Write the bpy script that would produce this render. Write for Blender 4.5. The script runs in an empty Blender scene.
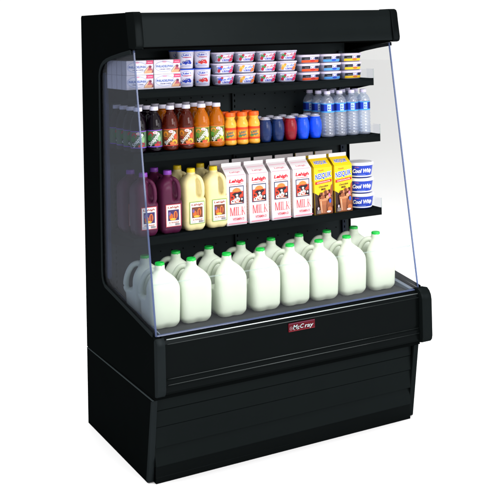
import bpy, bmesh, math, random
from math import sin, cos, pi, radians, sqrt
from mathutils import Vector, Matrix

random.seed(7)
scene = bpy.context.scene
COL = scene.collection
W = 1.30

# ------------------------------------------------------------------ materials
def lin(c):
    c /= 255.0
    return c / 12.92 if c <= 0.04045 else ((c + 0.055) / 1.055) ** 2.4

def rgb(t, k=1.0):
    return (lin(t[0]) * k, lin(t[1]) * k, lin(t[2]) * k, 1.0)

_M = {}
def mat(name, color, rough=0.5, spec=0.5, k=0.86, coat=0.0, bump=0.0, bscale=60.0, mottled=0.0, trans=0.0, ior=1.4, sss=0.0, metal=0.0):
    if name in _M:
        return _M[name]
    m = bpy.data.materials.new(name); m.use_nodes = True
    nt = m.node_tree; b = nt.nodes['Principled BSDF']
    c = rgb(color, k)
    b.inputs['Base Color'].default_value = c
    b.inputs['Roughness'].default_value = rough
    b.inputs['Specular IOR Level'].default_value = spec
    b.inputs['Coat Weight'].default_value = coat
    b.inputs['Coat Roughness'].default_value = 0.08
    b.inputs['Transmission Weight'].default_value = trans
    b.inputs['IOR'].default_value = ior
    b.inputs['Metallic'].default_value = metal
    if sss > 0:
        b.inputs['Subsurface Weight'].default_value = sss
        b.inputs['Subsurface Radius'].default_value = (1, 1, 0.9)
        b.inputs['Subsurface Scale'].default_value = 0.012
    tc = nt.nodes.new('ShaderNodeTexCoord')
    if bump > 0 or mottled > 0:
        n = nt.nodes.new('ShaderNodeTexNoise'); n.inputs['Scale'].default_value = bscale
        n.inputs['Detail'].default_value = 4
        nt.links.new(tc.outputs['Object'], n.inputs['Vector'])
        if bump > 0:
            bp = nt.nodes.new('ShaderNodeBump'); bp.inputs['Strength'].default_value = bump
            bp.inputs['Distance'].default_value = 0.002
            nt.links.new(n.outputs['Fac'], bp.inputs['Height'])
            nt.links.new(bp.outputs['Normal'], b.inputs['Normal'])
        if mottled > 0:
            r = nt.nodes.new('ShaderNodeValToRGB')
            r.color_ramp.elements[0].position = 0.3; r.color_ramp.elements[1].position = 0.7
            r.color_ramp.elements[0].color = tuple(x * (1 - mottled) for x in c[:3]) + (1,)
            r.color_ramp.elements[1].color = tuple(min(1, x * (1 + mottled)) for x in c[:3]) + (1,)
            nt.links.new(n.outputs['Fac'], r.inputs['Fac'])
            nt.links.new(r.outputs['Color'], b.inputs['Base Color'])
    _M[name] = m
    return m

def paint(name, diff, gloss_fac, rough, tint=(0.8, 0.95, 1.0)):
    """satin painted steel: a dark diffuse body under a thin even sheen"""
    if name in _M:
        return _M[name]
    m = bpy.data.materials.new(name); m.use_nodes = True
    nt = m.node_tree; nt.nodes.clear()
    out = nt.nodes.new('ShaderNodeOutputMaterial')
    d = nt.nodes.new('ShaderNodeBsdfDiffuse'); g = nt.nodes.new('ShaderNodeBsdfGlossy')
    mx = nt.nodes.new('ShaderNodeMixShader')
    tc = nt.nodes.new('ShaderNodeTexCoord'); n = nt.nodes.new('ShaderNodeTexNoise')
    n.inputs['Scale'].default_value = 9; n.inputs['Detail'].default_value = 6
    nt.links.new(tc.outputs['Object'], n.inputs['Vector'])
    r = nt.nodes.new('ShaderNodeValToRGB')
    lo = tuple(c * 0.88 for c in diff) + (1,); hi = tuple(c * 1.12 for c in diff) + (1,)
    r.color_ramp.elements[0].color = lo; r.color_ramp.elements[1].color = hi
    nt.links.new(n.outputs['Fac'], r.inputs['Fac']); nt.links.new(r.outputs['Color'], d.inputs['Color'])
    n2 = nt.nodes.new('ShaderNodeTexNoise'); n2.inputs['Scale'].default_value = 60
    nt.links.new(tc.outputs['Object'], n2.inputs['Vector'])
    bp = nt.nodes.new('ShaderNodeBump'); bp.inputs['Strength'].default_value = 0.02; bp.inputs['Distance'].default_value = 0.0006
    nt.links.new(n2.outputs['Fac'], bp.inputs['Height']); nt.links.new(bp.outputs['Normal'], g.inputs['Normal'])
    g.inputs['Color'].default_value = tuple(tint) + (1,); g.inputs['Roughness'].default_value = rough
    mx.inputs['Fac'].default_value = gloss_fac
    nt.links.new(d.outputs[0], mx.inputs[1]); nt.links.new(g.outputs[0], mx.inputs[2]); nt.links.new(mx.outputs[0], out.inputs[0])
    _M[name] = m
    return m

def pane(name, tint, veil, gloss, veil_col=(0.8, 0.86, 0.95)):
    """clear sheet: tinted see-through, pale diffuse veil painted in for reflected haze, slight mirror"""
    if name in _M:
        return _M[name]
    m = bpy.data.materials.new(name); m.use_nodes = True
    nt = m.node_tree; nt.nodes.clear()
    out = nt.nodes.new('ShaderNodeOutputMaterial')
    t = nt.nodes.new('ShaderNodeBsdfTransparent'); t.inputs['Color'].default_value = tuple(tint) + (1,)
    d = nt.nodes.new('ShaderNodeBsdfDiffuse'); d.inputs['Color'].default_value = tuple(veil_col) + (1,)
    g = nt.nodes.new('ShaderNodeBsdfGlossy'); g.inputs['Roughness'].default_value = 0.06
    a = nt.nodes.new('ShaderNodeMixShader'); b = nt.nodes.new('ShaderNodeMixShader')
    a.inputs['Fac'].default_value = veil; b.inputs['Fac'].default_value = gloss
    nt.links.new(t.outputs[0], a.inputs[1]); nt.links.new(d.outputs[0], a.inputs[2])
    nt.links.new(a.outputs[0], b.inputs[1]); nt.links.new(g.outputs[0], b.inputs[2]); nt.links.new(b.outputs[0], out.inputs[0])
    _M[name] = m
    return m

def ink(t, rough=0.45):
    return mat('ink_%d_%d_%d' % t, t, rough=rough, spec=0.35, k=0.9)

BLACK_SIDE = paint('black_side_steel', (0.0012, 0.0016, 0.0016), 0.0010, 0.35)
BLACK = paint('black_satin_steel', (0.0040, 0.0053, 0.0054), 0.003, 0.28)
BLACK_FRONT = paint('black_satin_front', (0.0018, 0.0024, 0.0024), 0.003, 0.22)
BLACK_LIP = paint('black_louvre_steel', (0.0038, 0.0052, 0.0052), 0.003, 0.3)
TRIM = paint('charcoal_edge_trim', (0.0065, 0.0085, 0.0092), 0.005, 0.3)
INNER = paint('black_inner_liner', (0.025, 0.031, 0.033), 0.003, 0.35)
DECKM = paint('charcoal_deck', (0.035, 0.037, 0.038), 0.01, 0.35)
DARKHOLE = paint('dark_recess', (0.001, 0.001, 0.001), 0.0, 0.5)
BEAD_HILITE = mat('highlight_bead', (215, 225, 225), rough=0.3, spec=0.7, metal=0.9)  # ridge bead, its bright colour paints in the lamp highlight on black
BEAD = mat('black_bead', (52, 58, 58), rough=0.2, spec=0.8, metal=0.6)
GLASS_L = pane('smoky_side_glass', (0.60, 0.63, 0.69), 0.020, 0.012)  # diffuse veil paints a whitish sheen over the pane
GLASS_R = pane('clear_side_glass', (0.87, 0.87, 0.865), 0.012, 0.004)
GLASS_F = pane('clear_front_glass', (0.98, 0.985, 0.982), 0.008, 0.004)
PLEX = pane('clear_plastic_lip', (0.955, 0.96, 0.975), 0.0, 0.0)
EDGE = pane('bluish_glass_edge', (0.30, 0.36, 0.50), 0.20, 0.03, (0.25, 0.33, 0.62))
EDGE_F = pane('pale_glass_edge', (0.86, 0.90, 0.89), 0.14, 0.02, (0.62, 0.72, 0.70))
CHANNEL = pane('blue_grey_channel', (0.16, 0.19, 0.26), 0.30, 0.04, (0.22, 0.28, 0.42))
RAILM = mat('blue_grey_rail', (92, 104, 120), rough=0.35, spec=0.5, mottled=0.08, bscale=30)
POST = paint('navy_grey_post', (0.016, 0.020, 0.036), 0.01, 0.3)
SEAM = paint('steel_seam', (0.030, 0.038, 0.040), 0.01, 0.4)

# ------------------------------------------------------------------ mesh helpers
class MB:
    def __init__(self):
        self.bm = bmesh.new(); self.slots = []
    def slot(self, m):
        if m not in self.slots:
            self.slots.append(m)
        return self.slots.index(m)
    def face(self, pts, m, smooth=False):
        vs = [self.bm.verts.new(p) for p in pts]
        try:
            f = self.bm.faces.new(vs)
        except ValueError:
            return None
        f.material_index = self.slot(m); f.smooth = smooth
        return f
    def box(self, x0, x1, y0, y1, z0, z1, m, bev=0.0):
        r = bmesh.ops.create_cube(self.bm, size=1.0)
        vs = r['verts']
        for v in vs:
            v.co = Vector(((x0 + x1) / 2 + v.co.x * (x1 - x0), (y0 + y1) / 2 + v.co.y * (y1 - y0), (z0 + z1) / 2 + v.co.z * (z1 - z0)))
        fs = set(f for v in vs for f in v.link_faces); i = self.slot(m)
        for f in fs: f.material_index = i
        if bev > 0:
            es = list(set(e for v in vs for e in v.link_edges))
            g = bmesh.ops.bevel(self.bm, geom=es, offset=bev, segments=2, affect='EDGES', profile=0.5)
            for f in g['faces']: f.material_index = i
    def prism(self, prof, x0, x1, m, smooth=False, bev=0.0):
        """closed (y,z) outline pushed along X"""
        a = [self.bm.verts.new((x0, y, z)) for y, z in prof]; b = [self.bm.verts.new((x1, y, z)) for y, z in prof]
        i = self.slot(m); n = len(prof); fs = []
        fs.append(self.bm.faces.new(a)); fs.append(self.bm.faces.new(b[::-1]))
        for k in range(n):
            f = self.bm.faces.new((a[k], b[k], b[(k + 1) % n], a[(k + 1) % n])); f.smooth = smooth; fs.append(f)
        for f in fs: f.material_index = i
        if bev > 0:
            es = [e for f in fs[:2] for e in f.edges]
            g = bmesh.ops.bevel(self.bm, geom=list(set(es)), offset=bev, segments=2, affect='EDGES', profile=0.5)
            for f in g['faces']: f.material_index = i
    def strip(self, line, x0, x1, wid, m):
        """a flat band of width wid inside a (y,z) polyline, between x0 and x1"""
        out = []
        n = len(line)
        for k in range(n):
            p = Vector(line[k]); a = Vector(line[max(0, k - 1)]); b = Vector(line[min(n - 1, k + 1)])
            t = (b - a).normalized(); nn = Vector((-t.y, t.x)); out.append((p, p + nn * wid))
        for k in range(n - 1):
            (p0, q0), (p1, q1) = out[k], out[k + 1]
            P = lambda x, v: (x, v.x, v.y)
            self.face([P(x0, p0), P(x0, p1), P(x0, q1), P(x0, q0)], m)
            self.face([P(x1, p0), P(x1, q0), P(x1, q1), P(x1, p1)], m)
            self.face([P(x0, p0), P(x1, p0), P(x1, p1), P(x0, p1)], m)
            self.face([P(x0, q0), P(x0, q1), P(x1, q1), P(x1, q0)], m)
        for (p, q) in (out[0], out[-1]):
            self.face([(x0, p.x, p.y), (x0, q.x, q.y), (x1, q.x, q.y), (x1, p.x, p.y)], m)
    def rings(self, rings, m, cap0=True, cap1=True, smooth=True):
        vr = [[self.bm.verts.new(p) for p in r] for r in rings]; i = self.slot(m); n = len(rings[0])
        for a, b in zip(vr[:-1], vr[1:]):
            for k in range(n):
                f = self.bm.faces.new((a[k], a[(k + 1) % n], b[(k + 1) % n], b[k])); f.material_index = i; f.smooth = smooth
        if cap0:
            f = self.bm.faces.new(vr[0][::-1]); f.material_index = i
        if cap1:
            f = self.bm.faces.new(vr[-1]); f.material_index = i
    def lathe(self, prof, m, seg=32, sx=1.0, sy=1.0, n=2.0, cap0=True, cap1=True, cx=0, cy=0):
        R_ = []
        for r, z in prof:
            ring = []
            for k in range(seg):
                a = 2 * pi * k / seg
                q = (abs(cos(a)) ** n + abs(sin(a)) ** n) ** (-1.0 / n)
                ring.append((cx + r * q * cos(a) * sx, cy + r * q * sin(a) * sy, z))
            R_.append(ring)
        self.rings(R_, m, cap0, cap1)
    def tube(self, path, rads, m, seg=14, flat=1.0):
        R_ = []
        for k, p in enumerate(path):
            p = Vector(p); a = Vector(path[max(0, k - 1)]); b = Vector(path[min(len(path) - 1, k + 1)])
            t = (b - a).normalized()
            u = t.cross(Vector((0, 0, 1)))
            if u.length < 1e-3: u = Vector((1, 0, 0))
            u.normalize(); w = t.cross(u)
            R_.append([p + u * cos(2 * pi * j / seg) * rads[k] * flat + w * sin(2 * pi * j / seg) * rads[k] for j in range(seg)])
        self.rings(R_, m)
    def build(self, name, parent=None, recalc=True, autosmooth=None):
        if recalc:
            bmesh.ops.recalc_face_normals(self.bm, faces=self.bm.faces)
        me = bpy.data.meshes.new(name); self.bm.to_mesh(me); self.bm.free()
        for s in self.slots: me.materials.append(s)
        if autosmooth:
            me.set_sharp_from_angle(angle=radians(autosmooth))
        o = bpy.data.objects.new(name, me); COL.objects.link(o)
        if parent: o.parent = parent
        return o

def remeshed(o, voxel, smooth):
    md = o.modifiers.new('r', 'REMESH'); md.mode = 'VOXEL'; md.voxel_size = voxel; md.use_smooth_shade = True
    sm = o.modifiers.new('s', 'SMOOTH'); sm.factor = 0.5; sm.iterations = smooth
    dg = bpy.context.evaluated_depsgraph_get()
    me = bpy.data.meshes.new_from_object(o.evaluated_get(dg))
    old = o.data; ms = list(old.materials)
    o.modifiers.clear(); o.data = me
    if not me.materials:
        for m in ms: me.materials.append(m)
    for pl in me.polygons: pl.use_smooth = True
    me.name = o.name

_T = {}
def text_mesh(s, off=0.0):
    key = (s, off)
    if key in _T: return _T[key]
    cu = bpy.data.curves.new('t', 'FONT'); cu.body = s; cu.size = 1.0; cu.resolution_u = 3; cu.offset = off
    o = bpy.data.objects.new('t', cu); COL.objects.link(o)
    dg = bpy.context.evaluated_depsgraph_get()
    me = bpy.data.meshes.new_from_object(o.evaluated_get(dg))
    vs = [(v.co.x, v.co.y) for v in me.vertices]; fs = [tuple(p.vertices) for p in me.polygons]
    bpy.data.objects.remove(o); bpy.data.curves.remove(cu); bpy.data.meshes.remove(me)
    x0 = min(v[0] for v in vs); x1 = max(v[0] for v in vs); y0 = min(v[1] for v in vs); y1 = max(v[1] for v in vs)
    vs = [((x - x0) / (x1 - x0) - 0.5, (y - y0) / (y1 - y0) - 0.5) for x, y in vs]
    _T[key] = (vs, fs)
    return _T[key]

class Decal:
    """print on a label: flat shapes in label coordinates laid on a surface S(u, v, h)"""
    def __init__(self, S, step=0.00022):
        self.S = S; self.mb = MB(); self.h = 0.0003; self.step = step
    def poly(self, pts, c, bump=True):
        if bump: self.h += self.step
        f = self.mb.face([self.S(u, v, self.h) for u, v in pts], c if not isinstance(c, tuple) else ink(c))
    def rect(self, u0, v0, u1, v1, c, nu=1):
        self.h += self.step
        for k in range(nu):
            a = u0 + (u1 - u0) * k / nu; b = u0 + (u1 - u0) * (k + 1) / nu
            self.poly([(a, v0), (b, v0), (b, v1), (a, v1)], c, False)
    def ell(self, cu, cv, ru, rv, c, n=20, a0=0, a1=2 * pi):
        self.poly([(cu + ru * cos(a0 + (a1 - a0) * k / n), cv + rv * sin(a0 + (a1 - a0) * k / n)) for k in range(n + (0 if a1 - a0 > 6.28 else 1))], c)
    def text(self, s, cu, cv, w, h, c, shear=0.0, rot=0.0, off=0.0):
        self.h += self.step
        vs, fs = text_mesh(s, off)
        P = []
        for x, y in vs:
            x2 = x * w + y * h * shear; y2 = y * h
            P.append(self.S(cu + x2 * cos(rot) - y2 * sin(rot), cv + x2 * sin(rot) + y2 * cos(rot), self.h))
        bv = [self.mb.bm.verts.new(p) for p in P]; i = self.mb.slot(ink(c) if isinstance(c, tuple) else c)
        for f in fs:
            try:
                ff = self.mb.bm.faces.new([bv[k] for k in f]); ff.material_index = i
            except ValueError: pass
    def scribble(self, cu, cv, w, h, c, rot=0.0, seed=1):
        """unreadable small print: a run of uneven strokes"""
        rnd = random.Random(seed); self.h += self.step
        n = max(4, int(w / h * 1.9)); st = w / n
        for k in range(n):
            if rnd.random() < 0.10: continue
            x = -w / 2 + st * (k + 0.5); hh = h * rnd.choice((0.62, 0.7, 1.0)); tw = st * rnd.uniform(0.35, 0.62); sl = st * rnd.uniform(-0.3, 0.5)
            P = [(x - tw / 2, -h / 2), (x + tw / 2, -h / 2), (x + tw / 2 + sl, -h / 2 + hh), (x - tw / 2 + sl, -h / 2 + hh)]
            self.poly([(cu + a * cos(rot) - b * sin(rot), cv + a * sin(rot) + b * cos(rot)) for a, b in P], c, False)
            if k % 2 == 0: self.poly([(cu + a * cos(rot) - b * sin(rot), cv + a * sin(rot) + b * cos(rot)) for a, b in ((x, -h * .1), (x + st, -h * .1), (x + st, h * .1), (x, h * .1))], c, False)
    def build(self, name, parent, smooth=False):
        o = self.mb.build(name, parent, recalc=False)
        return o

def S_front(y):              # flat face looking towards -Y
    return lambda u, v, h: (u, y - h, v)
def S_tilt(y0, z0, y1, z1):  # flat face through (y0,z0)-(y1,z1), v measured along Z
    L = sqrt((y1 - y0) ** 2 + (z1 - z0) ** 2); ny, nz = -(z1 - z0) / L, (y1 - y0) / L
    return lambda u, v, h: (u, y0 + (y1 - y0) * (v - z0) / (z1 - z0) + ny * h, v + nz * h)
def S_round(r, y=0, x=0, rf=None):
    def S(u, v, h):
        rr = (rf(v) if rf else r); a = u / rr
        return (x + (rr + h) * sin(a), y - (rr + h) * cos(a), v)
    return S

def S_super(rf, sy, n):
    def S(u, v, h):
        R0 = rf(v) + h; q = min(0.999, abs(u) / R0)
        return (u, -sy * R0 * (1 - q ** n) ** (1.0 / n), v)
    return S

def empty(name, label, cat, group=None, loc=(0, 0, 0)):
    o = bpy.data.objects.new(name, None); COL.objects.link(o); o.location = loc
    o.empty_display_size = 0.05
    o['label'] = label; o['category'] = cat
    if group: o['group'] = group
    return o

def dup(root, loc, label, rz=0.0):
    r = root.copy(); COL.objects.link(r); r.location = loc; r['label'] = label; r.rotation_euler = (0, 0, rz)
    for ch in list(root.children):
        c = ch.copy(); COL.objects.link(c); c.parent = r
        for g in list(ch.children):
            d = g.copy(); COL.objects.link(d); d.parent = c
    return r

class Kind:
    """first call places the prototype itself, later calls place copies"""
    def __init__(self, proto): self.p = proto; self.used = False
    def put(self, loc, label, rz=0.0):
        if not self.used:
            self.used = True; self.p.location = loc; self.p['label'] = label; self.p.rotation_euler = (0, 0, rz); return self.p
        return dup(self.p, loc, label, rz)

def jit(a=0.02): return random.uniform(-a, a)

# ------------------------------------------------------------------ floor and backdrop
fb = MB(); fb.box(-30, 30, -30, 60, -0.05, 0.0, mat('white_floor', (252, 252, 252), rough=0.8, spec=0.0, k=0.97))
fl = fb.build('floor'); fl['kind'] = 'structure'

# ------------------------------------------------------------------ the display case
case = empty('refrigerated_display_case', 'tall black open-front refrigerated display case with glass ends and four levels of goods', 'display case')
H = 1.855
OPEN = [(-0.612, 1.703), (-0.50, 1.690), (-0.397, 1.676), (-0.33, 1.664), (-0.29, 1.652), (-0.262, 1.636), (-0.243, 1.615), (-0.234, 1.59),
        (-0.2315, 1.45), (-0.223, 0.735), (-0.226, 0.708), (-0.238, 0.686), (-0.262, 0.670), (-0.40, 0.650), (-0.60, 0.6205), (-0.785, 0.5925)]
BACKTOP = [(-0.002, H - 0.008), (-0.010, H)]
for side in (0, 1):
    x0, x1 = (0.0, 0.03) if side == 0 else (W - 0.03, W)
    mb = MB()
    # C-shaped steel end: back post, top arm, lower wing
    outline = BACKTOP + [(-0.568, H), (-0.578, H - 0.012), (-0.603, 1.716), (-0.612, 1.703)] + OPEN[1:] + [(-0.80, 0.578), (-0.806, 0.56), (-0.806, 0.364), (-0.002, 0.346)]
    mb.prism(outline, x0, x1, BLACK_SIDE, bev=0.002)
    ep = mb.build('end_panel', case)
    tb = MB()
    xo = (-0.003, 0.0005) if side == 0 else (W - 0.0005, W + 0.003)
    tb.strip([(y, z) for y, z in OPEN], xo[0], xo[1], -0.016, TRIM)
    tb.build('edge_trim', ep)
    # glass: follows the opening and runs to a sloping front edge
    gx0, gx1 = (0.010, 0.016) if side == 0 else (W - 0.016, W - 0.010)
    gb = MB()
    gy = [(y + (0.004 if 2 < i < 14 else 0), z + (0.003 if i < 7 else -0.003)) for i, (y, z) in enumerate(OPEN)]
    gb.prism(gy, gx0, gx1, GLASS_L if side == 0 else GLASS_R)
    g = gb.build('side_glass', case)
    eb = MB()
    dy, dz = -0.785 + 0.612, 0.5925 - 1.703
    eb.prism([(-0.612, 1.700), (-0.785, 0.5925), (-0.7905, 0.5925), (-0.6175, 1.700)], gx0, gx1, EDGE)
    eb.build('glass_edge', g)
    cb = MB()
    if side == 0:
        cb.box(0.017, 0.030, -0.262, -0.234, 0.705, 1.60, CHANNEL, 0.002)
        cb.box(0.0165, 0.0300, -0.2415, -0.2375, 0.71, 1.595, EDGE)
        cb.box(0.0155, 0.0300, -0.2675, -0.2635, 0.705, 1.59, EDGE)
        cb.build('glass_channel', g)

# back wall with peg holes and slots
mb = MB()
mb.box(0.03, W - 0.03, -0.268, -0.004, 0.60, 1.80, INNER)
for z, zs in ((1.47, 1), (1.20, 1), (0.865, 1)):
    for x in [0.15 + 0.055 * k for k in range(20)]:
        for zz in (z, z - 0.07):
            pts = [(x + 0.0032 * cos(a), -0.2695, zz + 0.0032 * sin(a)) for a in [2 * pi * k / 8 for k in range(8)]]
            mb.face(pts, DARKHOLE)
    mb.box(0.20, W - 0.12, -0.2705, -0.2690, z + 0.022, z + 0.028, DARKHOLE)
back = mb.build('back_wall', case)
mb = MB(); mb.box(0.0305, W - 0.0305, -0.0035, -0.001, 0.35, H - 0.01, BLACK_SIDE); mb.build('rear_skin', back)
for x in (0.045, 0.64, 1.235):
    sb = MB(); sb.box(x - 0.011, x + 0.011, -0.284, -0.2685, 0.62, 1.66, POST if x > 1 else INNER, 0.0015)
    for k in range(38):
        zz = 0.66 + k * 0.026
        sb.face([(x - 0.003, -0.2845, zz), (x + 0.003, -0.2845, zz), (x + 0.003, -0.2845, zz + 0.012), (x - 0.003, -0.2845, zz + 0.012)], DARKHOLE)
    sb.build('shelf_standard', case)

# canopy (header)
mb = MB()
prof = [(-0.30, H - 0.002), (-0.640, H - 0.002), (-0.650, H - 0.006), (-0.654, H - 0.016), (-0.6565, 1.82), (-0.660, 1.785), (-0.6645, 1.745), (-0.669, 1.722), (-0.669, 1.713),
        (-0.655, 1.711), (-0.640, 1.716), (-0.44, 1.722), (-0.30, 1.735)]
mb.prism(prof, 0.032, W - 0.032, BLACK, smooth=False)
canopy = mb.build('canopy', case, autosmooth=25)
mb = MB(); mb.box(0.031, W - 0.031, -0.2995, -0.004, H - 0.03, H - 0.003, BLACK_SIDE); mb.build('roof_panel', canopy)
mb = MB(); mb.box(0.034, W - 0.034, -0.6705, -0.664, 1.7065, 1.7125, DARKHOLE); mb.build('lower_lip', canopy)
mb = MB(); mb.prism([(-0.30, 1.728), (-0.64, 1.712), (-0.64, 1.706), (-0.30, 1.700)], 0.033, W - 0.033, INNER); mb.build('ceiling_liner', canopy)
mb = MB(); mb.prism([(-0.3, 1.70), (-0.27, 1.70), (-0.27, 1.63), (-0.3, 1.66)], 0.033, 0.92, INNER); mb.build('air_grille', canopy)
for x0, x1 in ((-0.004, 0.032), (W - 0.032, W + 0.005)):
    mb = MB()
    mb.prism([(-0.566, H + 0.002), (-0.642, H + 0.002), (-0.654, H - 0.003), (-0.6605, H - 0.016), (-0.6755, 1.728), (-0.6755, 1.716), (-0.670, 1.708), (-0.657, 1.705), (-0.600, 1.7085)], x0, x1, BLACK_FRONT, bev=0.003)
    mb.build('canopy_end_cap', canopy, autosmooth=30)

# shelves
SH = [(1.532, -0.505, 0.034), (1.272, -0.548, 0.036), (0.925, -0.545, 0.034)]
for i, (z, y, t) in enumerate(SH):
    mb = MB()
    mb.box(0.030, W - 0.030, y + 0.006, -0.2705, z - 0.014, z, BLACK, 0.001)
    mb.prism([(y, z + 0.001), (y, z - t), (y + 0.012, z - t), (y + 0.012, z - 0.002)], 0.027, W - 0.027, BLACK)
    sh = mb.build('shelf', case)
    for x in (0.028, W - 0.034):
        bb = MB(); bb.prism([(y + 0.013, z - 0.0145), (y + 0.013, z - t + 0.001), (-0.30, z - t - 0.032), (-0.27, z - t - 0.032), (-0.27, z - 0.0145)], x, x + 0.006, BLACK)
        bb.build('bracket', sh)
    lb = MB(); lb.box(0.032, W - 0.030, y - 0.0035, y - 0.0010, z - 0.012, z + 0.045, PLEX)
    lb.box(W - 0.0315, W - 0.0290, y - 0.001, y + 0.05, z + 0.001, z + 0.045, PLEX)
    lip = lb.build('clear_lip', sh)
    lb = MB(); lb.box(W - 0.0305, W - 0.0285, y - 0.0045, y - 0.001, z - 0.002, z + 0.0455, EDGE_F); lb.build('lip_edge', lip)

# bottom deck with rear riser and side rails
mb = MB()
mb.box(0.03, W - 0.03, -0.775, -0.269, 0.56, 0.5885, DECKM)
for k in range(44):
    x = 0.06 + k * 0.027
    mb.face([(x, -0.31, 0.5888), (x + 0.010, -0.31, 0.5888), (x + 0.010, -0.29, 0.5888), (x, -0.29, 0.5888)], DARKHOLE)
deck = mb.build('bottom_deck', case)
for x0, x1, m in ((W - 0.052, W - 0.0305, RAILM), (0.0305, 0.036, RAILM)):
    mb = MB(); mb.prism([(-0.775, 0.5895), (-0.775, 0.598), (-0.50, 0.634), (-0.29, 0.664), (-0.29, 0.5895)], x0, x1, m, bev=0.0015)
    mb.build('side_rail', deck)

# front glass
FG = [(-0.786, 0.592), (-0.744, 0.777), (-0.738, 0.777), (-0.780, 0.592)]
mb = MB(); mb.prism(FG, 0.017, W - 0.017, GLASS_F); fg = mb.build('front_glass', case)
mb = MB(); mb.prism([(-0.7445, 0.7775), (-0.745, 0.7812), (-0.7365, 0.7812), (-0.7375, 0.7775)], 0.017, W - 0.017, EDGE_F); mb.build('glass_top_edge', fg)
mb = MB(); mb.prism([(-0.7905, 0.5915), (-0.7885, 0.5955), (-0.778, 0.5955), (-0.776, 0.5915)], 0.017, W - 0.017, EDGE); mb.build('glass_base_seal', fg)

# bumper panel under the glass
mb = MB()
prof = [(-0.60, 0.5595), (-0.775, 0.5900), (-0.796, 0.5895), (-0.812, 0.580), (-0.819, 0.566), (-0.8165, 0.556), (-0.8165, 0.448), (-0.8125, 0.430), (-0.8185, 0.422), (-0.8185, 0.408), (-0.815, 0.398),
        (-0.8165, 0.380), (-0.810, 0.3705), (-0.74, 0.3655), (-0.60, 0.3655)]
mb.prism(prof, 0.031, W - 0.031, BLACK_FRONT)
bump = mb.build('front_panel', case, autosmooth=20)
for (y, z, r, m) in ((-0.8125, 0.5820, 0.0020, BEAD_HILITE), (-0.8195, 0.566, 0.0016, BEAD), (-0.8135, 0.430, 0.0020, BEAD), (-0.819, 0.409, 0.0017, BEAD)):
    mb = MB(); mb.prism([(y + r * cos(a), z + r * sin(a)) for a in [2 * pi * k / 10 for k in range(10)]], 0.045, W - 0.036, m, smooth=True)
    mb.build('trim_bead', bump)
for x0, x1, ex in ((-0.001, 0.034, 0.0), (W - 0.033, W + 0.022, 0.012)):
    mb = MB(); f = -0.829 - ex
    P = [(-0.775, 0.597 + ex * .2), (f + 0.030, 0.600 + ex * .3), (f + 0.014, 0.592), (f + 0.004, 0.576), (f, 0.555), (f, 0.395), (f + 0.004, 0.378), (f + 0.013, 0.368), (f + 0.026, 0.365), (-0.775, 0.365)]
    if ex == 0: P[0] = (-0.797, 0.578); P[-1] = (-0.797, 0.365); P[1] = (-0.806, 0.588); 
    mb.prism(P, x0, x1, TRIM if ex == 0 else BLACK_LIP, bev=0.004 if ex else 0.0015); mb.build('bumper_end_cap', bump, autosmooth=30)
# nameplate
mb = MB(); mb.box(0.589, 0.718, -0.8205, -0.8160, 0.5225, 0.5585, mat('maroon_badge', (84, 2, 18), rough=0.4, spec=0.15), 0.0015)
plate = mb.build('nameplate', bump)
d = Decal(S_front(-0.8206), 0.0003)
SIL = (170, 186, 188)
d.rect(0.591, 0.5550, 0.716, 0.5566, (96, 60, 90)); d.rect(0.591, 0.5240, 0.716, 0.5265, (120, 10, 28))
d.ell(0.6010, 0.5370, 0.0075, 0.0075, (160, 130, 140)); d.ell(0.6010, 0.5370, 0.0063, 0.0063, mat('maroon_badge', (84, 2, 18)))
d.text('H', 0.6010, 0.5370, 0.0055, 0.0065, (170, 140, 150))
d.text('M', 0.6205, 0.5410, 0.0180, 0.0170, SIL, 0.25, 0, 0.01); d.text('c', 0.6360, 0.5370, 0.0090, 0.0115, SIL, 0.25, 0, 0.015)
d.text('C', 0.6520, 0.5410, 0.0160, 0.0170, SIL, 0.25, 0, 0.01); d.text('ray', 0.6860, 0.5350, 0.0400, 0.0165, SIL, 0.3, 0, 0.012)
for x in (0.612, 0.6275): d.rect(x, 0.5300, x + 0.006, 0.5315, SIL)
d.build('lettering', plate)

# base
KP = [(-0.742, 0.3645), (-0.742, 0.289), (-0.736, 0.2865), (-0.7385, 0.284), (-0.7385, 0.223), (-0.730, 0.2205), (-0.7325, 0.218), (-0.7325, 0.140), (-0.722, 0.137), (-0.7175, 0.134), (-0.7370, 0.070), (-0.7355, 0.067), (-0.718, 0.0655)]
mb = MB(); mb.prism([(-0.002, 0.0), (-0.002, 0.3415), (-0.765, 0.3415), (-0.700, 0.0)], 0.0, 0.022, BLACK_SIDE, bev=0.0015); bs = mb.build('base_side', case)
mb = MB(); mb.prism([(-0.002, 0.0), (-0.002, 0.3415), (-0.765, 0.3415), (-0.700, 0.0)], W - 0.022, W, BLACK_SIDE, bev=0.0015); mb.build('base_side', case)
mb = MB(); mb.prism([(-0.004, 0.3417), (-0.004, 0.3437), (-0.772, 0.3437), (-0.772, 0.3417)], -0.0015, 0.02, SEAM); mb.build('seam_strip', case)
mb = MB(); mb.prism([(-0.002, 0.3440), (-0.002, 0.3640), (-0.78, 0.3640), (-0.78, 0.3440)], 0.004, W - 0.004, BLACK_SIDE); mb.build('frame_rail', case)
for x0, x1, sgn in ((-0.0005, 0.024, 1), (W - 0.026, W + 0.001, -1)):
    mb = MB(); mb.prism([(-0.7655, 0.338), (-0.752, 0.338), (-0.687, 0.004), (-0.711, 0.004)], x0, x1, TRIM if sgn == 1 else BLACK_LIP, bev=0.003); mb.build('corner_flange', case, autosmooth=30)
mb = MB(); mb.prism(KP + [(-0.60, 0.0655), (-0.60, 0.3645)], 0.0245, W - 0.0265, BLACK_LIP); kp = mb.build('louvred_kick_panel', case)
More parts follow.
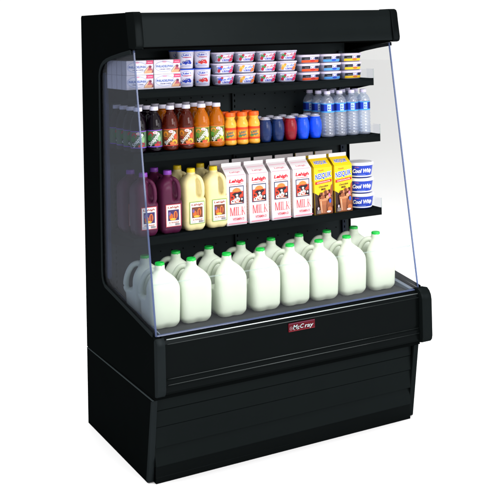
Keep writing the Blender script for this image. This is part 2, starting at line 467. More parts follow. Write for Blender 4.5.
mb = MB(); mb.prism([(-0.730, 0.0), (-0.730, 0.022), (-0.7285, 0.0235), (-0.7285, 0.0650), (-0.62, 0.0650), (-0.62, 0.0)], 0.0255, W - 0.030, BLACK_FRONT); mb.build('plinth', case)

# ------------------------------------------------------------------ jugs
def jug(name, cat, group, a, asp, h, n, mbody, mcap, th, shoulder, neck_r, cap_r, rec, lid_h, hpath, hr, top=0.89, recw=0.8):
    root = empty(name, 'x', cat, group)
    mb = MB(); seg = 72
    def prof(z):
        t = z / h
        if t < 0.10:
            s = 0.76 + 0.20 * sin(min(1, t / 0.10) * pi / 2)
        elif t < shoulder:
            s = 0.96 + 0.04 * min(1.0, (t - 0.10) / 0.3)
        else:
            q = min(1, (t - shoulder) / (top - shoulder)); s = 1.0 - (1 - neck_r / a) * (q ** 2.1 * (1 - q ** 6) + (1 - (1 - q) ** 2) * q ** 6)
            s = max(s, neck_r / a)
        return s
    rings = []
    N = 46
    for k in range(N + 1):
        z = h * 0.965 * k / N
        s = prof(z); t = z / h
        nn = n if t < shoulder else n + (2.0 - n) * min(1, (t - shoulder) / (top - shoulder))
        ring = []
        for j in range(seg):
            an = 2 * pi * j / seg
            q = (abs(cos(an)) ** nn + abs(sin(an)) ** nn) ** (-1.0 / nn)
            r = a * s * q
            dth = (an - th + pi) % (2 * pi) - pi
            if rec[0] < t < rec[1]:
                e = sin(pi * (t - rec[0]) / (rec[1] - rec[0])) ** 0.5
                w = math.exp(-(dth / recw) ** 4)
                lim = rec[2]
                if r > lim: r = r - (r - lim) * e * w
            # slightly hollow faces, as blown plastic has
            if 0.06 < t < shoulder: r *= 1 - 0.022 * sin(pi * (t - 0.06) / (shoulder - 0.06)) * (0.5 + 0.5 * cos(4 * an))
            if t < 0.10: r *= 1 - 0.10 * (1 - t / 0.10) * (0.5 + 0.5 * cos(4 * an)) ** 4
            ring.append((r * cos(an), r * sin(an) * asp, z))
        rings.append(ring)
    mb.rings(rings, mbody)
    mb.tube([(r * cos(th), r * sin(th) * asp, z) for r, z in hpath], hr, mbody, flat=1.15)
    o = mb.build('body', root); remeshed(o, 0.0027, 5)
    cb = MB(); zc = h - lid_h
    cb.lathe([(cap_r * 1.0, zc), (cap_r, zc + lid_h * 0.2), (cap_r * 0.97, zc + lid_h * 0.22), (cap_r * 0.97, h - 0.003), (cap_r * 0.88, h), (cap_r * 0.3, h - 0.0005)], mcap, seg=40)
    cb.build('cap', root, autosmooth=35)
    return root

def smooth_path(P, n=5):
    out = []
    for k in range(len(P) - 1):
        p0 = P[max(0, k - 1)]; p1 = P[k]; p2 = P[k + 1]; p3 = P[min(len(P) - 1, k + 2)]
        for j in range(n):
            t = j / n
            out.append(tuple(0.5 * (2 * b + (c - a_) * t + (2 * a_ - 5 * b + 4 * c - d_) * t * t + (3 * b - a_ - 3 * c + d_) * t ** 3) for a_, b, c, d_ in zip(p0, p1, p2, p3)))
    out.append(P[-1]); return out

MILKP = mat('milk_jug_plastic', (226, 236, 218), rough=0.42, spec=0.35, k=0.80, sss=0.3, mottled=0.015, bscale=12)
GREEN = mat('green_cap', (20, 190, 70), rough=0.35, spec=0.5)
hp = smooth_path([(0.060, 0.092), (0.077, 0.104), (0.084, 0.122), (0.081, 0.156), (0.069, 0.188), (0.052, 0.210), (0.030, 0.218), (0.010, 0.215)])
mj = Kind(jug('milk_jug', 'milk jug', 'milk jugs on the bottom deck', 0.0695, 1.0, 0.252, 5.0, MILKP, GREEN, radians(138), 0.60, 0.0205, 0.0200, (0.44, 0.93, 0.024), 0.0135,
         hp, [0.0120] * len(hp)))
ORD = ['first', 'second', 'third', 'fourth', 'fifth', 'sixth', 'seventh', 'eighth']
fx = [0.095, 0.237, 0.400, 0.560, 0.707, 0.856, 1.005, 1.164]
bx = [0.094, 0.235, 0.393, 0.550, 0.700, 0.847, 0.997, 1.150]
for i, x in enumerate(fx):
    lab = 'white milk jug with green cap, %s from the left in the front row' % ORD[i] if 0 < i < 7 else \
        ('white milk jug at the left end of the front row, behind the smoky side glass' if i == 0 else 'white milk jug at the right end of the front row by the clear glass end')
    mj.put((x, -0.642 + jit(0.003), 0.589), lab, jit(0.05))
for i, x in enumerate(bx):
    lab = 'white milk jug with green cap, %s from the left in the back row' % ORD[i] if 0 < i < 7 else \
        ('white milk jug at the left end of the back row, its handle seen through glass' if i == 0 else 'white milk jug at the right end of the back row')
    mj.put((x, -0.490 + jit(0.003), 0.589), lab, jit(0.05))

# juice jugs
Z3 = 0.9252
def juice(name, cat, group, bodyc, capc, frame, word, photo):
    mbd = mat(name + '_plastic', bodyc, rough=0.34, spec=0.25, k=0.9, sss=0.12, mottled=0.14, bscale=9)
    mcp = mat(name + '_cap', capc, rough=0.35, spec=0.5)
    hp = smooth_path([(0.044, 0.132), (0.0545, 0.148), (0.0565, 0.168), (0.0540, 0.196), (0.045, 0.216), (0.030, 0.2265), (0.008, 0.229)])
    r = jug(name, cat, group, 0.051, 1.06, 0.260, 5.0, mbd, mcp, radians(-57), 0.70, 0.0175, 0.0185, (0.52, 0.88, 0.020), 0.017, hp, [0.0085] * len(hp), 0.92, 0.5)
    d = Decal(S_front(-0.0545))
    fr = frame; d.rect(-0.034, 0.030, 0.036, 0.124, fr); d.rect(-0.031, 0.033, 0.033, 0.121, (238, 232, 225))
    d.text(word, 0.001, 0.1105, 0.052, 0.011, (150, 50, 30), 0.15, 0, 0.035)
    d.rect(-0.024, 0.056, 0.026, 0.101, photo)
    d.ell(-0.010, 0.072, 0.009, 0.014, (196, 96, 40)); d.ell(0.010, 0.078, 0.009, 0.017, (214, 120, 60)); d.ell(-0.002, 0.062, 0.014, 0.005, (222, 170, 60))
    d.rect(0.006, 0.064, 0.015, 0.090, (150, 60, 40)); d.ell(-0.017, 0.086, 0.005, 0.008, (120, 90, 150))
    d.scribble(0.001, 0.0485, 0.046, 0.006, (170, 60, 40))
    d.rect(-0.027, 0.037, -0.002, 0.0375, (120, 110, 120)); d.rect(-0.027, 0.040, -0.006, 0.0406, (120, 110, 120))
    for k in range(7): d.rect(0.008 + k * 0.003, 0.036, 0.0095 + k * 0.003, 0.044, (60, 50, 70))
    d.build('label', r)
    return Kind(r)
gj = juice('grape_drink_jug', 'juice jug', 'drink jugs on the third shelf', (82, 28, 58), (140, 66, 180), (190, 70, 80), 'Lehigh', (60, 45, 95))
lj = juice('lemonade_jug', 'juice jug', 'drink jugs on the third shelf', (240, 226, 166), (240, 205, 20), (120, 160, 70), 'Lehigh', (110, 60, 40))
gj.put((0.094, -0.488, Z3), 'purple grape drink jug in front at the left end of the third shelf')
gj.put((0.205, -0.486, Z3), 'purple grape drink jug in front beside the lemonade, not by the glass')
gj.put((0.083, -0.370, Z3), 'purple grape drink jug in the second row by the smoky side glass', 0.03)
gj.put((0.193, -0.370, Z3), 'purple grape drink jug behind, just left of the lemonade jugs', -0.03)
lj.put((0.315, -0.486, Z3), 'pale yellow lemonade jug in front, next to the purple grape jug')
lj.put((0.422, -0.486, Z3), 'pale yellow lemonade jug in front, against the first milk carton')
lj.put((0.303, -0.370, Z3), 'pale yellow lemonade jug behind, its cap left of the other rear one', 0.02)
lj.put((0.415, -0.370, Z3), 'pale yellow lemonade jug behind, nearest to the milk cartons', -0.02)

# cartons
def carton_body(root, mm, w=0.097, dpt=0.097, h=0.214, rh=0.036):
    x = w / 2; y = dpt / 2
    mb = MB()
    mb.box(-x, x, -y, y, 0, h, mm, 0.0012)
    # gable: front and back slopes, folded-in sides, top fin
    ry = 0.004
    A = (-x, -y, h); B = (x, -y, h); C = (x, y, h); D = (-x, y, h)
    E1 = (-x, -ry, h + rh); F1 = (x, -ry, h + rh); G1 = (x, ry, h + rh); H1 = (-x, ry, h + rh)
    mb.face([A, B, F1, E1], mm); mb.face([C, D, H1, G1], mm)
    mi = mm
    for s in (-1, 1):
        tip = (s * (x - 0.028), 0, h + rh * 0.85)
        mb.face([(s * x, -y, h), (s * x, y, h), tip], mi); mb.face([(s * x, -y, h), tip, (s * x, -ry, h + rh)], mi); mb.face([(s * x, y, h), (s * x, ry, h + rh), tip], mi)
    mb.box(-x, x, -ry * 0.6, ry * 0.6, h + rh - 0.001, h + rh + 0.016, mm, 0.0008)
    return mb.build('carton_body', root, recalc=True)

def serif_milk(d, cx, cy, w, h, c):
    """MILK in tall serif capitals"""
    t = 0.0034; s = 0.0016; L = w / 4.3
    def vbar(x, tt=t):
        d.rect(x - tt / 2, cy - h / 2, x + tt / 2, cy + h / 2, c)
        for zz in (cy - h / 2, cy + h / 2 - s): d.rect(x - tt / 2 - 0.002, zz, x + tt / 2 + 0.002, zz + s, c)
    def dia(x0, z0, x1, z1, tt=t): d.poly([(x0 - tt / 2, z0), (x0 + tt / 2, z0), (x1 + tt / 2, z1), (x1 - tt / 2, z1)], c)
    x = cx - w / 2
    vbar(x + 0.002, 0.0024); vbar(x + 0.0215); dia(x + 0.002, cy + h / 2, x + 0.0115, cy - h / 2); dia(x + 0.0115, cy - h / 2, x + 0.0205, cy + h / 2, 0.0022)
    vbar(x + 0.0305)
    vbar(x + 0.0385); d.rect(x + 0.0385, cy - h / 2, x + 0.0500, cy - h / 2 + s, c); d.rect(x + 0.0490, cy - h / 2, x + 0.0500, cy - h / 2 + 0.007, c)
    vbar(x + 0.0570); dia(x + 0.0585, cy - 0.002, x + 0.0690, cy + h / 2, 0.0022); dia(x + 0.0700, cy - h / 2, x + 0.0610, cy + 0.001)

WHITEC = mat('white_carton_board', (246, 238, 240), rough=0.45, spec=0.3)
root = empty('milk_carton', 'x', 'milk carton', 'white milk cartons on the third shelf')
carton_body(root, WHITEC)
d = Decal(S_front(-0.0485))
RED = (206, 22, 44)
d.text('Lehigh', 0.000, 0.190, 0.070, 0.020, RED, 0.2, 0, 0.05); d.rect(-0.032, 0.1755, 0.030, 0.1775, RED)
d.rect(-0.036, 0.091, 0.036, 0.170, (62, 62, 92)); d.rect(-0.032, 0.095, 0.032, 0.166, (208, 214, 226))
d.rect(-0.032, 0.095, 0.032, 0.146, (205, 62, 38))
d.ell(0, 0.145, 0.021, 0.016, (238, 130, 60), 18, 0, pi)
for k in range(9):
    an = pi * (k + 0.5) / 9
    d.poly([(0.020 * cos(an - .06), 0.145 + 0.0155 * sin(an - .06)), (0.029 * cos(an), 0.145 + 0.0215 * sin(an)), (0.020 * cos(an + .06), 0.145 + 0.0155 * sin(an + .06))], (240, 150, 70))
KB = (34, 26, 36); KW = (236, 230, 230)
d.poly([(-0.024, 0.134), (-0.010, 0.142), (0.006, 0.141), (0.020, 0.145), (0.026, 0.138), (0.014, 0.130), (0.010, 0.122), (-0.008, 0.122), (-0.012, 0.130)], KB)
d.poly([(-0.010, 0.122), (0.012, 0.124), (0.016, 0.112), (0.006, 0.100), (-0.006, 0.102), (-0.013, 0.112)], KW)
d.ell(0.000, 0.130, 0.006, 0.005, KW, 10); d.ell(0.003, 0.109, 0.0075, 0.005, (226, 150, 140), 12); d.ell(-0.006, 0.120, 0.0035, 0.004, KB, 8); d.ell(0.010, 0.121, 0.003, 0.0035, KB, 8)
d.poly([(0.014, 0.116), (0.030, 0.122), (0.030, 0.098), (0.016, 0.100)], KB); d.ell(0.023, 0.112, 0.004, 0.005, KW, 10)
d.poly([(-0.030, 0.108), (-0.014, 0.114), (-0.012, 0.100), (-0.030, 0.097)], KW); d.ell(-0.022, 0.106, 0.004, 0.003, KB, 8); d.ell(-0.024, 0.122, 0.004, 0.005, KB, 8)
d.rect(-0.026, 0.0965, 0.024, 0.0990, (236, 220, 200))
serif_milk(d, 0.000, 0.062, 0.072, 0.036, RED)
d.text('VITAMIN D', 0.002, 0.0285, 0.056, 0.0105, RED, 0, 0, 0.03)
d.rect(-0.046, 0.009, 0.046, 0.0125, (232, 120, 140)); 
dl = d.build('front_print', root)
d = Decal(S_tilt(-0.0485, 0.214, -0.004, 0.250))
d.text('Lehigh', 0.002, 0.227, 0.050, 0.007, (226, 110, 130), 0.1, 0, 0.01); d.rect(-0.044, 0.2150, 0.044, 0.2172, (240, 176, 190))
d.rect(-0.040, 0.240, 0.040, 0.2425, (244, 190, 205))
d.build('gable_print', root)
d = Decal(lambda u, v, h: (-0.0485 - h, -u, v))
d.rect(-0.040, 0.020, 0.040, 0.175, (238, 214, 200)); d.scribble(0, 0.160, 0.05, 0.008, (170, 80, 90))
for k in range(9): d.rect(-0.034, 0.045 + k * 0.012, 0.034, 0.0462 + k * 0.012, (200, 130, 130))
d.build('side_print', root)
mc = Kind(root)
cx4 = [0.512, 0.624, 0.737, 0.849]
for i, x in enumerate(cx4):
    mc.put((x, -0.481, Z3), 'white gable-top milk carton, %s from the left of the four in front' % ORD[i])
for i, x in enumerate(cx4):
    mc.put((x - 0.004, -0.374, Z3), 'white milk carton hidden behind the %s front carton from the left, top showing' % ORD[i])

YEL = (246, 206, 22)
root = empty('chocolate_milk_carton', 'x', 'milk carton', 'yellow chocolate milk cartons')
carton_body(root, mat('yellow_carton_board', YEL, rough=0.4, spec=0.4))
d = Decal(S_front(-0.0485))
BLUE = (24, 74, 190); BRN = (70, 36, 26)
d.poly([(-0.0475, 0.001), (0.0475, 0.001), (0.0475, 0.100), (0.030, 0.112), (0.012, 0.096), (-0.012, 0.100), (-0.028, 0.088), (-0.0475, 0.100)], (52, 30, 26))
d.poly([(-0.030, 0.001), (0.0475, 0.001), (0.0475, 0.070), (0.030, 0.104), (0.010, 0.085), (-0.010, 0.060)], (126, 62, 34))
d.poly([(0.034, 0.100), (0.0475, 0.092), (0.0475, 0.135), (0.040, 0.128)], (150, 76, 40))
d.text('NESQUIK', 0.0, 0.174, 0.091, 0.0330, (250, 250, 255), 0.15, 0.12, 0.07); d.text('NESQUIK', 0.0, 0.174, 0.087, 0.0300, BLUE, 0.15, 0.12, 0.03)
d.text('Nestle', -0.012, 0.2005, 0.030, 0.006, (200, 60, 40), 0, 0.08, 0.01)
d.poly([(-0.044, 0.137), (0.044, 0.146), (0.044, 0.158), (-0.044, 0.149)], (214, 44, 34)); d.text('CHOCOLATE', 0, 0.1475, 0.07, 0.006, (250, 240, 230), 0, 0.1, 0.01)
d.text('Chocolate', 0.0, 0.128, 0.050, 0.0090, BRN, 0.2, 0.1, 0.02); d.text('Milk', 0.0, 0.115, 0.026, 0.0090, BRN, 0.2, 0.1, 0.02)
# splash of chocolate milk over a filled glass
rs = random.Random(3)
for k in range(16):
    a_ = rs.uniform(-0.032, 0.036); b_ = 0.074 + rs.uniform(-0.012, 0.026) + a_ * 0.3; q = rs.uniform(0.003, 0.009)
    d.ell(a_, b_, q, q * rs.uniform(0.8, 1.6), rs.choice([(134, 70, 40), (168, 98, 60), (112, 56, 34), (190, 122, 82)]), 10)
d.poly([(-0.020, 0.006), (0.012, 0.006), (0.020, 0.068), (-0.028, 0.068)], (168, 100, 62)); d.ell(-0.004, 0.068, 0.024, 0.0065, (196, 134, 92), 18)
d.poly([(-0.017, 0.010), (-0.011, 0.010), (-0.016, 0.062), (-0.023, 0.062)], (214, 160, 122)); d.poly([(0.006, 0.010), (0.010, 0.010), (0.017, 0.060), (0.012, 0.060)], (128, 68, 42))
for a_, b_, r1, r2, c_ in ((0.026, 0.040, 0.011, 0.020, (150, 82, 48)), (0.028, 0.022, 0.012, 0.012, (196, 110, 60)), (0.018, 0.078, 0.010, 0.008, (206, 150, 112)), (0.030, 0.060, 0.006, 0.010, (50, 90, 190)), (0.026, 0.086, 0.005, 0.009, (226, 120, 150)),
                      (-0.010, 0.080, 0.012, 0.009, (150, 84, 50)), (0.022, 0.012, 0.012, 0.005, (226, 205, 195)), (-0.034, 0.030, 0.005, 0.007, (200, 185, 190))):
    d.ell(a_, b_, r1, r2, c_, 14)
for k in range(4): d.rect(-0.042, 0.008 + k * 0.004, -0.022, 0.0095 + k * 0.004, (190, 180, 170))
d.build('front_print', root)
d = Decal(S_tilt(-0.0485, 0.214, -0.004, 0.250))
d.text('NESQUIK', 0.0, 0.232, 0.070, 0.016, (250, 250, 255), 0.15, 0.0, 0.06); d.text('NESQUIK', 0.0, 0.232, 0.067, 0.0145, BLUE, 0.15, 0, 0.02)
d.build('gable_print', root)
d = Decal(lambda u, v, h: (-0.0485 - h, -u, v))
d.rect(-0.048, 0.002, 0.048, 0.100, BRN); d.rect(-0.034, 0.03, 0.034, 0.150, (236, 222, 190))
for k in range(8): d.rect(-0.028, 0.045 + k * 0.012, 0.028, 0.0462 + k * 0.012, BRN)
d.build('side_print', root)
mb = MB(); mb.box(-0.0478, 0.0478, -0.0034, 0.0034, 0.2505, 0.2672, WHITEC, 0.0006); mb.build('top_fin', root)
nc = Kind(root)
nc.put((0.957, -0.487, Z3), 'yellow and brown chocolate milk carton next to the white milk cartons')
nc.put((1.067, -0.487, Z3), 'yellow and brown chocolate milk carton next to the blue topping tubs')
nc.put((0.952, -0.380, Z3), 'yellow chocolate milk carton behind the left chocolate milk carton, white fin showing')
nc.put((1.060, -0.380, Z3), 'yellow chocolate milk carton behind the right chocolate milk carton, white fin showing')

# whipped topping tubs
root = empty('topping_tub', 'x', 'tub', 'stacked blue whipped topping tubs')
mb = MB(); TB = mat('blue_tub_plastic', (24, 62, 190), rough=0.35, spec=0.45); TW = mat('white_tub_plastic', (240, 240, 246), rough=0.35, spec=0.4, sss=0.1)
rb, rt, hh = 0.052, 0.062, 0.058
mb.lathe([(rb - .003, 0.0), (rb, 0.002), (rt, hh)], TB, seg=48); mb.build('bowl', root, autosmooth=35)
mb = MB(); mb.lathe([(rt - 0.001, hh - 0.0005), (rt + 0.0035, hh), (rt + 0.004, hh + 0.003), (rt + 0.0025, hh + 0.0115), (rt, hh + 0.0130), (rt - 0.006, hh + 0.0128), (rt - 0.008, hh + 0.0108), (0.01, hh + 0.0108)], TW, seg=48)
mb.build('lid', root, autosmooth=30)
mb = MB(); mb.lathe([(rb + 0.0022, 0.0045), (rb + 0.0019, 0.010), (rb + 0.0008, 0.0102)], TW, seg=48, cap0=False, cap1=False); mb.build('white_band', root)
d = Decal(S_round(0, rf=lambda z: rb + (rt - rb) * z / hh + 0.0005))
d.text('Cool Whip', 0.006, 0.031, 0.098, 0.025, (245, 245, 252), 0.25, 0.04, 0.045); d.scribble(-0.022, 0.0505, 0.020, 0.005, (235, 120, 140))
d.rect(-0.020, 0.0135, 0.020, 0.0150, (150, 180, 240), 4)
d.build('lettering', root)
wt = Kind(root)
for k, nm in enumerate(('bottom', 'middle', 'top')):
    wt.put((1.199 + jit(0.001), -0.478, Z3 + 0.0722 * k), 'blue topping tub with white lid, %s of its stack of three' % nm, jit(0.05) - 0.47)

# ------------------------------------------------------------------ shelf two: bottles
Z2 = 1.2732
def pet(name, tint, dens, rough=0.08):
    """clear bottle filled with coloured drink"""
    if name in _M: return _M[name]
    m = bpy.data.materials.new(name); m.use_nodes = True
    nt = m.node_tree; b = nt.nodes['Principled BSDF']
    b.inputs['Base Color'].default_value = rgb(tint, 1.0); b.inputs['Roughness'].default_value = rough
    b.inputs['Transmission Weight'].default_value = dens; b.inputs['IOR'].default_value = 1.33
    b.inputs['Coat Weight'].default_value = 0.12; b.inputs['Coat Roughness'].default_value = 0.05; b.inputs['Specular IOR Level'].default_value = 0.3
    tc = nt.nodes.new('ShaderNodeTexCoord'); n = nt.nodes.new('ShaderNodeTexNoise'); n.inputs['Scale'].default_value = 40
    nt.links.new(tc.outputs['Object'], n.inputs['Vector'])
    bp = nt.nodes.new('ShaderNodeBump'); bp.inputs['Strength'].default_value = 0.15; bp.inputs['Distance'].default_value = 0.002
    nt.links.new(n.outputs['Fac'], bp.inputs['Height']); nt.links.new(bp.outputs['Normal'], b.inputs['Normal'])
    _M[name] = m; return m
CAPW = mat('white_bottle_cap', (226, 222, 240), rough=0.4, spec=0.4)
def tea(name, liquid, dens, edge, bg, blobs, cat='drink bottle'):
    root = empty(name, 'x', cat, 'drink bottles on the second shelf')
    mb = MB(); L = pet(name + '_liquid', liquid, dens, 0.05)
    mb.lathe([(0.026, 0.0), (0.031, 0.0015), (0.0335, 0.006), (0.034, 0.012), (0.0345, 0.0175), (0.0325, 0.020), (0.0325, 0.092), (0.0345, 0.095), (0.0348, 0.105), (0.0335, 0.118), (0.0300, 0.133), (0.0245, 0.147), (0.0185, 0.157), (0.0152, 0.163), (0.0148, 0.168), (0.0175, 0.169), (0.0175, 0.171), (0.0145, 0.172)], L, seg=36)
    mb.build('bottle', root)
    cb = MB(); cb.lathe([(0.0178, 0.1715), (0.0182, 0.1735), (0.0178, 0.1865), (0.0165, 0.188), (0.004, 0.188)], CAPW, seg=30); cb.build('cap', root, autosmooth=35)
    lb = MB()
    sg = 40
    rr = 0.0331
    lb.rings([[(rr * cos(2 * pi * k / sg), rr * sin(2 * pi * k / sg), z) for k in range(sg)] for z in (0.0205, 0.024, 0.0241, 0.0885, 0.0886, 0.0915)], ink(bg), False, False)
    ei = lb.slot(ink(edge))
    lb.bm.faces.ensure_lookup_table()
    for f in lb.bm.faces:
        c = f.calc_center_median().z
        if c < 0.024 or c > 0.0886: f.material_index = ei
    lab = lb.build('label', root)
    d = Decal(S_round(rr)); 
    for (u, v, ru, rv, c) in blobs: d.ell(u, v, ru, rv, c, 12)
    d.poly([(-0.025, 0.0245), (-0.002, 0.0245), (0.0265, 0.062), (0.0265, 0.084), (0.012, 0.084), (-0.025, 0.048)], (12, 26, 20))
    d.text('Snapple', 0.001, 0.053, 0.066, 0.021, (236, 240, 236), 0.25, 0.90, 0.02)
    d.ell(0.004, 0.081, 0.010, 0.006, (240, 215, 215), 14); d.scribble(0.004, 0.081, 0.012, 0.005, (180, 60, 90))
    d.build('print', lab)
    return Kind(root)
B1 = [(-0.016, 0.074, 0.012, 0.010, (190, 40, 50)), (0.020, 0.036, 0.012, 0.010, (150, 30, 60)), (-0.022, 0.058, 0.010, 0.012, (60, 130, 60)), (0.022, 0.058, 0.008, 0.016, (130, 170, 120)), (0.012, 0.030, 0.012, 0.006, (200, 60, 60))]
B2 = [(-0.020, 0.070, 0.012, 0.012, (228, 140, 40)), (0.020, 0.036, 0.013, 0.011, (238, 180, 50)), (-0.020, 0.048, 0.010, 0.010, (150, 60, 40)), (0.024, 0.060, 0.008, 0.013, (220, 80, 50)), (0.008, 0.031, 0.010, 0.006, (240, 120, 60))]
B3 = [(-0.018, 0.074, 0.013, 0.009, (240, 150, 60)), (0.021, 0.036, 0.012, 0.011, (235, 205, 60)), (-0.023, 0.055, 0.009, 0.012, (90, 150, 60)), (0.022, 0.058, 0.008, 0.013, (240, 225, 190)), (0.010, 0.029, 0.012, 0.006, (225, 80, 50))]
t1 = tea('grape_drink_bottle', (16, 4, 14), 0.25, (130, 70, 200), (84, 110, 84), B1)
t2 = tea('dark_tea_bottle', (120, 34, 8), 0.7, (214, 70, 60), (150, 96, 50), B2)
t3 = tea('amber_tea_bottle', (255, 138, 10), 0.62, (236, 130, 60), (130, 140, 60), B3)
tx = [0.068, 0.140, 0.213, 0.288, 0.361, 0.433]
names = [(t1, 'near-black grape drink bottle'), (t1, 'near-black grape drink bottle'), (t2, 'dark red-brown tea bottle'), (t2, 'dark red-brown tea bottle'), (t3, 'amber tea bottle'), (t3, 'amber tea bottle')]
where = ['in front, behind the edge of the smoky glass', 'in front, beside the dark tea', 'in front, beside the grape drink', 'in front, beside the amber tea', 'in front, beside the dark tea', 'in front, against the orange juice']
for r in range(4):
    for i, x in enumerate(tx):
        if r == 3 and i > 0: break
        k, nm = names[i]
        if r >= 1 and i == 2: k, nm = t3, 'amber tea bottle'
        if r == 1 and i == 4: pass
        xx = x - (0.003 if r else 0) * r; yy = -0.508 + 0.0735 * r
        lab = '%s %s' % (nm, where[i]) if r == 0 else '%s, %s row back in the %s column from the left' % (nm, ORD[r], ORD[i])
        k.put((xx, yy, Z2), lab, jit(0.12) + (-0.42 if r == 0 else random.uniform(-.6, .6)))

# small orange juice bottles
root = empty('orange_juice_bottle', 'x', 'juice bottle', 'small orange juice bottles')
mb = MB(); OJ = mat('orange_juice', (250, 176, 52), rough=0.25, spec=0.5, sss=0.2, coat=0.3)
mb.lathe([(0.022, 0), (0.0265, 0.003), (0.0275, 0.010), (0.0270, 0.015), (0.0262, 0.018), (0.0262, 0.078), (0.0275, 0.082), (0.0270, 0.092), (0.0235, 0.103), (0.0195, 0.111), (0.0190, 0.116), (0.0215, 0.121), (0.0215, 0.124)], OJ, seg=32)
mb.build('bottle', root)
mb = MB(); mb.lathe([(0.0225, 0.1235), (0.0235, 0.125), (0.0230, 0.139), (0.0215, 0.1415), (0.004, 0.142)], mat('orange_cap', (250, 96, 20), rough=0.35), seg=30); mb.build('cap', root, autosmooth=35)
mb = MB(); rr = 0.0268
mb.rings([[(rr * cos(2 * pi * k / 40), rr * sin(2 * pi * k / 40), z) for k in range(40)] for z in (0.022, 0.030, 0.0301, 0.066, 0.0661, 0.076)], ink((236, 130, 40)), False, False)
ei = mb.slot(ink((224, 66, 28)))
for f in mb.bm.faces:
    c = f.calc_center_median().z
    if c < 0.030 or c > 0.066: f.material_index = ei
lab = mb.build('label', root)
d = Decal(S_round(rr)); d.ell(0, 0.048, 0.020, 0.016, (245, 200, 60)); d.ell(-0.012, 0.038, 0.008, 0.006, (120, 160, 60))
d.text('SUNNY', 0.0, 0.054, 0.034, 0.010, (40, 120, 110), 0.1, 0.15, 0.03); d.text('Delight', 0.002, 0.042, 0.032, 0.010, (30, 130, 120), 0.15, 0.15, 0.03)
d.build('print', lab)
oj = Kind(root)
ox = [0.496, 0.5545, 0.613]
for i, x in enumerate(ox):
    oj.put((x, -0.514, Z2), 'small orange juice bottle with orange cap, %s' % ('in front beside the amber tea', 'middle one of the front three', 'in front beside the dark blue drinks')[i], -0.42 + jit(.1))
for i, x in enumerate(ox):
    oj.put((x - 0.002, -0.455, Z2), 'small orange juice bottle right behind the %s' % ('one beside the amber tea', 'middle front one', 'one beside the dark blue drinks')[i], jit(.5))

# barrel-shaped drinks
def barrel(name, c, cat='small drink'):
    root = empty(name, 'x', cat, 'barrel shaped drinks on the second shelf')
    mb = MB(); m = mat(name + '_plastic', c, rough=0.25, spec=0.3, coat=0.15, mottled=0.15, bscale=20)
    mb.lathe([(0.018, 0), (0.0235, 0.002), (0.0245, 0.008), (0.0275, 0.020), (0.0305, 0.040), (0.0312, 0.055), (0.0300, 0.072), (0.0262, 0.088), (0.0225, 0.097), (0.0205, 0.1)], m, seg=32)
    for z in (0.028, 0.082): mb.lathe([(0.0290 if z < .05 else 0.0278, z - 0.0015), (0.0300 if z < .05 else 0.0288, z), (0.0295 if z < .05 else 0.0278, z + 0.0015)], m, seg=32, cap0=False, cap1=False)
    mb.build('bottle', root)
    mb = MB(); mb.lathe([(0.0215, 0.0985), (0.0250, 0.100), (0.0250, 0.102), (0.0195, 0.1045), (0.0165, 0.110), (0.0050, 0.1115)], mat('foil_lid', (196, 196, 214), rough=0.3, spec=0.6, metal=0.3), seg=30); mb.build('foil_lid', root, autosmooth=40)
    return Kind(root)
bn = barrel('navy_barrel_drink', (20, 42, 92)); br = barrel('red_barrel_drink', (140, 16, 30)); bb_ = barrel('blue_barrel_drink', (14, 78, 236))
for kk, x, lab in ((bn, 0.673, 'dark navy barrel drink in front, beside the orange juice'), (bn, 0.737, 'dark navy barrel drink in front, beside the red one'), (br, 0.803, 'red barrel drink in front, the only red one in its row'),
                   (bb_, 0.869, 'bright blue barrel drink in front, beside the red one'), (bb_, 0.935, 'bright blue barrel drink in front, beside the water bottles')):
    kk.put((x, -0.510, Z2), lab)
    kk.put((x - 0.001, -0.443, Z2), lab.replace(' in front,', ' in the second row, behind the front one').replace(', the only red one in its row', '').replace(' the only red one in its row', ''))

# water bottles
WATER = pane('clear_water_bottle', (0.74, 0.81, 0.90), 0.17, 0.10, (0.80, 0.82, 0.92))
root = empty('water_bottle', 'x', 'water bottle', 'clear water bottles')
mb = MB(); pr = [(0.025, 0), (0.030, 0.002), (0.032, 0.008)]
for k in range(7):
    z = 0.012 + k * 0.0138
    pr += [(0.0322, z), (0.0322, z + 0.007), (0.0306, z + 0.0095), (0.0306, z + 0.0108)]
pr += [(0.0322, 0.111), (0.0318, 0.114), (0.0318, 0.153), (0.0325, 0.156), (0.0300, 0.167), (0.0240, 0.179), (0.0165, 0.187), (0.0140, 0.190), (0.0135, 0.193), (0.0165, 0.194), (0.0165, 0.1955), (0.0130, 0.196)]
mb.lathe(pr, WATER, seg=32); mb.build('bottle', root)
mb = MB(); mb.lathe([(0.0150, 0.1955), (0.0153, 0.197), (0.0150, 0.209), (0.0138, 0.2105), (0.004, 0.2105)], mat('pale_water_cap', (214, 208, 236), rough=0.35, spec=0.4), seg=28); mb.build('cap', root, autosmooth=35)
mb = MB(); rr = 0.0323
mb.rings([[(rr * cos(2 * pi * k / 40), rr * sin(2 * pi * k / 40), z) for k in range(40)] for z in (0.1130, 0.1185, 0.1186, 0.1500, 0.1501, 0.1540)], ink((22, 62, 190)), False, False)
ei = mb.slot(ink((70, 160, 236)))
for f in mb.bm.faces:
    c = f.calc_center_median().z
    if c < 0.1186 or c > 0.1500: f.material_index = ei
lab = mb.build('label', root)
d = Decal(S_round(rr)); d.rect(-0.004, 0.119, 0.014, 0.150, (176, 206, 244), 4); d.rect(0.022, 0.119, 0.040, 0.150, (12, 30, 110), 4); d.rect(-0.036, 0.119, -0.020, 0.150, (14, 34, 120), 4)
d.scribble(0.005, 0.140, 0.015, 0.008, (30, 60, 150)); d.scribble(0.005, 0.128, 0.015, 0.006, (30, 60, 170), 0, 5)
d.build('print', lab)
wb = Kind(root)
